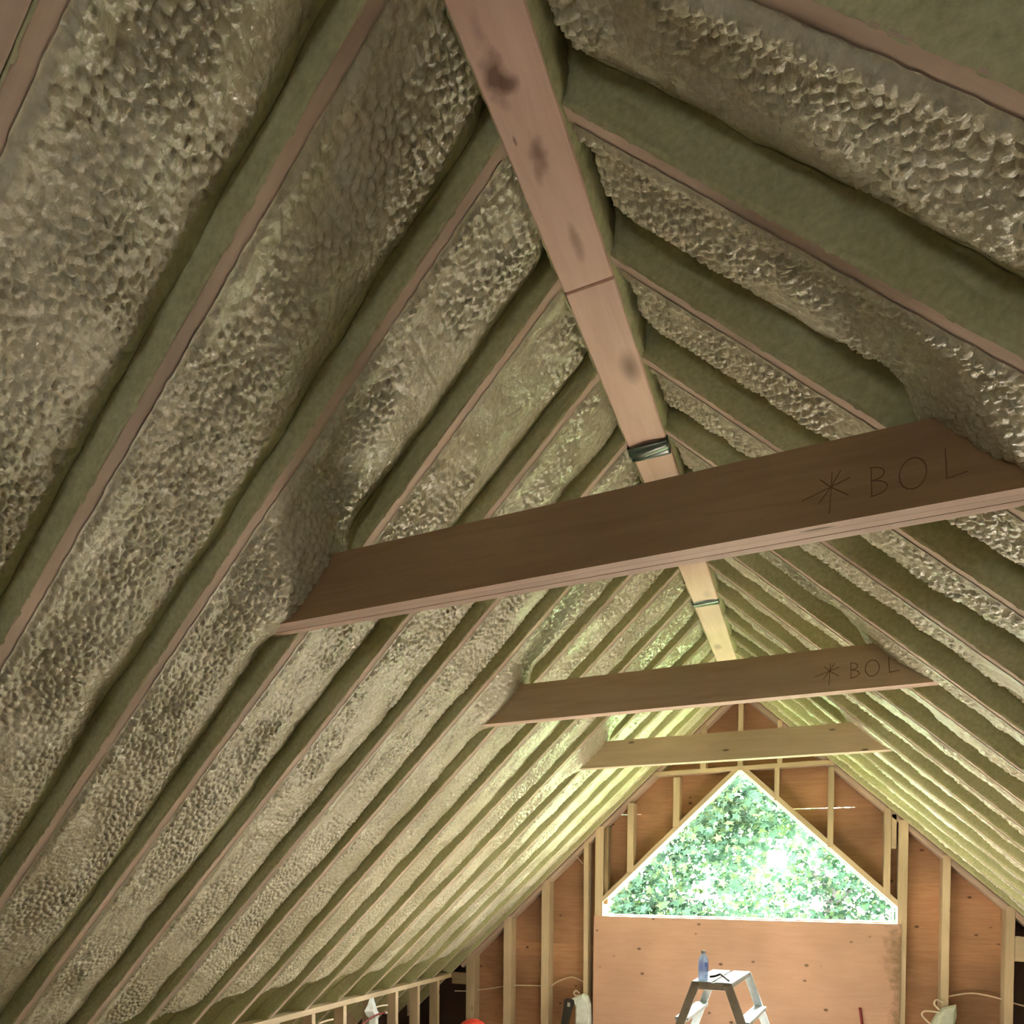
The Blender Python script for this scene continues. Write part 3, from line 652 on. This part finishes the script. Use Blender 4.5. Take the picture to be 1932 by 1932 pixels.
# bag-like boot on the left knee wall
kb = empty('plastic_boot', (-2.70, 5.28, -2.7), label='white plastic outlet boot hanging on the left knee wall', cat='box')
bm = bmesh.new(); pr = [(5.245, -2.57, 0.01), (5.215, -2.62, 0.03), (5.165, -2.665, 0.045), (5.20, -2.71, 0.05), (5.24, -2.735, 0.04), (5.23, -2.90, 0.045)]
pr2 = [(5.31, -2.57), (5.34, -2.64), (5.37, -2.69), (5.40, -2.715), (5.36, -2.75), (5.365, -2.90)]
rows = []
for (ya, za, o1), (yb_, zb_) in zip(pr, pr2):
    rows.append([bm.verts.new((-0.0, ya-5.28, za+2.7)), bm.verts.new((o1, (ya*0.7+yb_*0.3)-5.28, (za*0.7+zb_*0.3)+2.7)), bm.verts.new((o1*0.9, (ya*0.3+yb_*0.7)-5.28, (za*0.3+zb_*0.7)+2.7)), bm.verts.new((0.0, yb_-5.28, zb_+2.7))])
for a, b in zip(rows, rows[1:]):
    for i in range(3): bm.faces.new((a[i], a[i+1], b[i+1], b[i]))
    bm.faces.new((a[3], a[0], b[0], b[3]))
bm.faces.new(rows[0]); bm.faces.new(rows[-1][::-1])
bm_obj('shell', bm, 'plastic2', kb, origin=(-2.706, 5.28, -2.7), smooth=False)
hs = empty('red_hose', (-2.64, 5.2, -2.75), label='dark red hose with a pale tip curving past the knee wall boot', cat='hose')
tube('hose', [(-2.60, 4.70, -2.92), (-2.64, 4.92, -2.80), (-2.64, 5.034, -2.743), (-2.64, 5.154, -2.716), (-2.64, 5.278, -2.702), (-2.64, 5.39, -2.706)], 0.008, 'redhose', hs)
tube('tip', [(-2.64, 5.385, -2.706), (-2.64, 5.41, -2.709)], 0.011, 'white', hs, sub=1)
for (ya, za, yb_, zb_), lb in (((4.563, -2.668, 4.735, -2.66), 'short cable stub poking from the left knee wall at the frame bottom'), ((5.385, -2.669, 5.562, -2.673), 'short cable stub beside the boot on the left knee wall')):
    tag(tube('cable_stub', [(-2.735, ya, za), (-2.73, (ya+yb_)/2, (za+zb_)/2+0.003), (-2.72, yb_, zb_)], 0.008, 'cable'), lb, 'cable')
rd = empty('red_container', (-2.10, 6.0, FLOOR), label='red rounded container at the foot of the end wall, bottom left', cat='container')
lathe('body', [(0.10, 0.0), (0.12, 0.01), (0.13, 0.28), (0.128, 0.32)], (-2.10, 6.0, FLOOR), 'red', rd)
lathe('lid', [(0.135, 0.32), (0.135, 0.345), (0.125, 0.375), (0.09, 0.41), (0.05, 0.43), (0.02, 0.435)], (-2.10, 6.0, FLOOR), 'red', rd)
tag(tube('pry_bar', [(0.99, 6.72, FLOOR+0.004), (0.951, 6.79, -2.75), (0.934, 6.805, -2.60), (0.933, 6.806, -2.59)], 0.010, 'redhose', sub=2), 'dark red rod leaning on the plywood panel near its right edge', 'rod')

# ------------------------------------------------------------------ outside: ground and trees
ground = box('ground', (-40, 7.3, -6.4), (40, 60, -6.3), 'ground', bev=0, kind='structure')
def leaves(n, cx_, cy_, cz, rx, ry, rz, seed, size=0.068):
    rg = np.random.default_rng(seed)
    ang = np.arange(10)*math.pi/5; rr = np.where(np.arange(10) % 2 == 0, 1.0, 0.48); rr[5] *= 0.9
    base = np.stack([rr*np.cos(ang), rr*np.sin(ang), -0.12*rr**2], -1)
    # clusters on twigs
    ncl = n//16; cc = rg.normal(size=(ncl, 3)); cc /= np.linalg.norm(cc, axis=1)[:, None]; cc *= rg.random(ncl)[:, None]**0.4
    cen = cc[rg.integers(0, ncl, n)] + rg.normal(size=(n, 3))*np.array([0.10, 0.12, 0.10])*1.4/ max(rx, 1)
    cen = cen*np.array([rx, ry, rz]) + np.array([cx_, cy_, cz])
    a = rg.random(n)*2*math.pi; tilt = rg.normal(size=n)*0.7 + 0.9; b = rg.random(n)*2*math.pi
    s = size*(0.6+0.7*rg.random(n))
    ca, sa = np.cos(a), np.sin(a); ct, st_ = np.cos(tilt), np.sin(tilt); cb, sb = np.cos(b), np.sin(b)
    x, y, z = base[None, :, 0]*s[:, None], base[None, :, 1]*s[:, None], base[None, :, 2]*s[:, None]
    x, y = x*ca[:, None]-y*sa[:, None], x*sa[:, None]+y*ca[:, None]
    y, z = y*ct[:, None]-z*st_[:, None], y*st_[:, None]+z*ct[:, None]
    x, y = x*cb[:, None]-y*sb[:, None], x*sb[:, None]+y*cb[:, None]
    V = np.stack([x, y, z], -1) + cen[:, None, :]
    Q = np.array([[0, 1, 8+1, 9]], int)
    f = np.array([[1, 3, 5, 5], [1, 5, 7, 7], [1, 7, 9, 9], [0, 1, 9, 9], [1, 2, 3, 3], [3, 4, 5, 5], [5, 6, 7, 7], [7, 8, 9, 9]])[:, :3]
    T = (np.arange(n)[:, None, None]*10 + f[None]).reshape(-1, 3)
    return V.reshape(-1, 3), T
def tree(name, label, trunk, branches, crowns, seed, r0):
    t = empty(name, trunk[0], label=label, cat='tree', group='trees outside the window')
    tube('trunk', trunk, lambda q: r0*(1-0.55*q), 'bark', t, seg=12)
    for b_ in branches: tube('branch', b_, lambda q: 0.05*(1-0.8*q), 'bark', t, seg=6)
    VV, TT, o_ = [], [], 0
    for i, (n, *cr) in enumerate(crowns):
        V, T = leaves(n, *cr, seed+i); VV.append(V); TT.append(T+o_); o_ += len(V)
    from_np('foliage', np.concatenate(VV), np.concatenate(TT), t, ['leaf'], None, False, origin=trunk[0], kind='stuff')
tree('maple_tree', 'maple tree with a slanting grey trunk at the right of the window', [(1.6, 14.4, -6.3), (1.25, 14.4, -3.5), (0.95, 14.4, -2.1), (0.74, 14.4, -1.4), (0.45, 14.5, -0.6), (0.3, 14.6, 0.6)],
     [[(0.95, 14.4, -2.0), (1.6, 14.2, -1.2), (2.3, 14.0, -0.6)], [(0.74, 14.4, -1.4), (-0.2, 14.2, -1.5), (-1.0, 14.0, -1.3)], [(0.45, 14.5, -0.6), (1.2, 14.4, 0.2)], [(1.1, 14.4, -3.0), (0.2, 14.2, -2.6), (-0.6, 14.0, -2.4)]],
     [(3300, 1.7, 13.9, -1.6, 1.5, 0.7, 1.4), (3300, 0.0, 15.4, -1.1, 1.7, 0.9, 1.6), (2200, 2.6, 14.8, -0.6, 1.5, 1.0, 1.4), (2800, 0.3, 14.0, -3.0, 1.8, 0.7, 1.0)], 3, 0.20)
tree('leafy_tree', 'bushy green tree filling the left half of the window view', [(-2.6, 11.4, -6.3), (-2.5, 11.4, -4.0), (-2.1, 11.4, -2.2), (-1.8, 11.3, -0.9), (-1.5, 11.2, 0.4)],
     [[(-2.1, 11.4, -2.2), (-1.3, 11.0, -1.9), (-0.6, 10.8, -1.8)], [(-1.8, 11.3, -0.9), (-1.0, 11.0, -0.4), (-0.3, 10.9, 0.0)], [(-2.4, 11.4, -3.2), (-1.8, 11, -2.7), (-1.1, 10.8, -2.5)]],
     [(3600, -1.1, 11.2, -1.5, 1.35, 0.8, 1.4), (2600, -2.6, 11.6, -1.0, 1.3, 0.8, 1.5), (2400, -1.5, 10.9, -2.7, 1.4, 0.7, 0.8), (2200, -0.4, 11.4, -0.4, 1.0, 0.8, 0.8)], 30, 0.14)
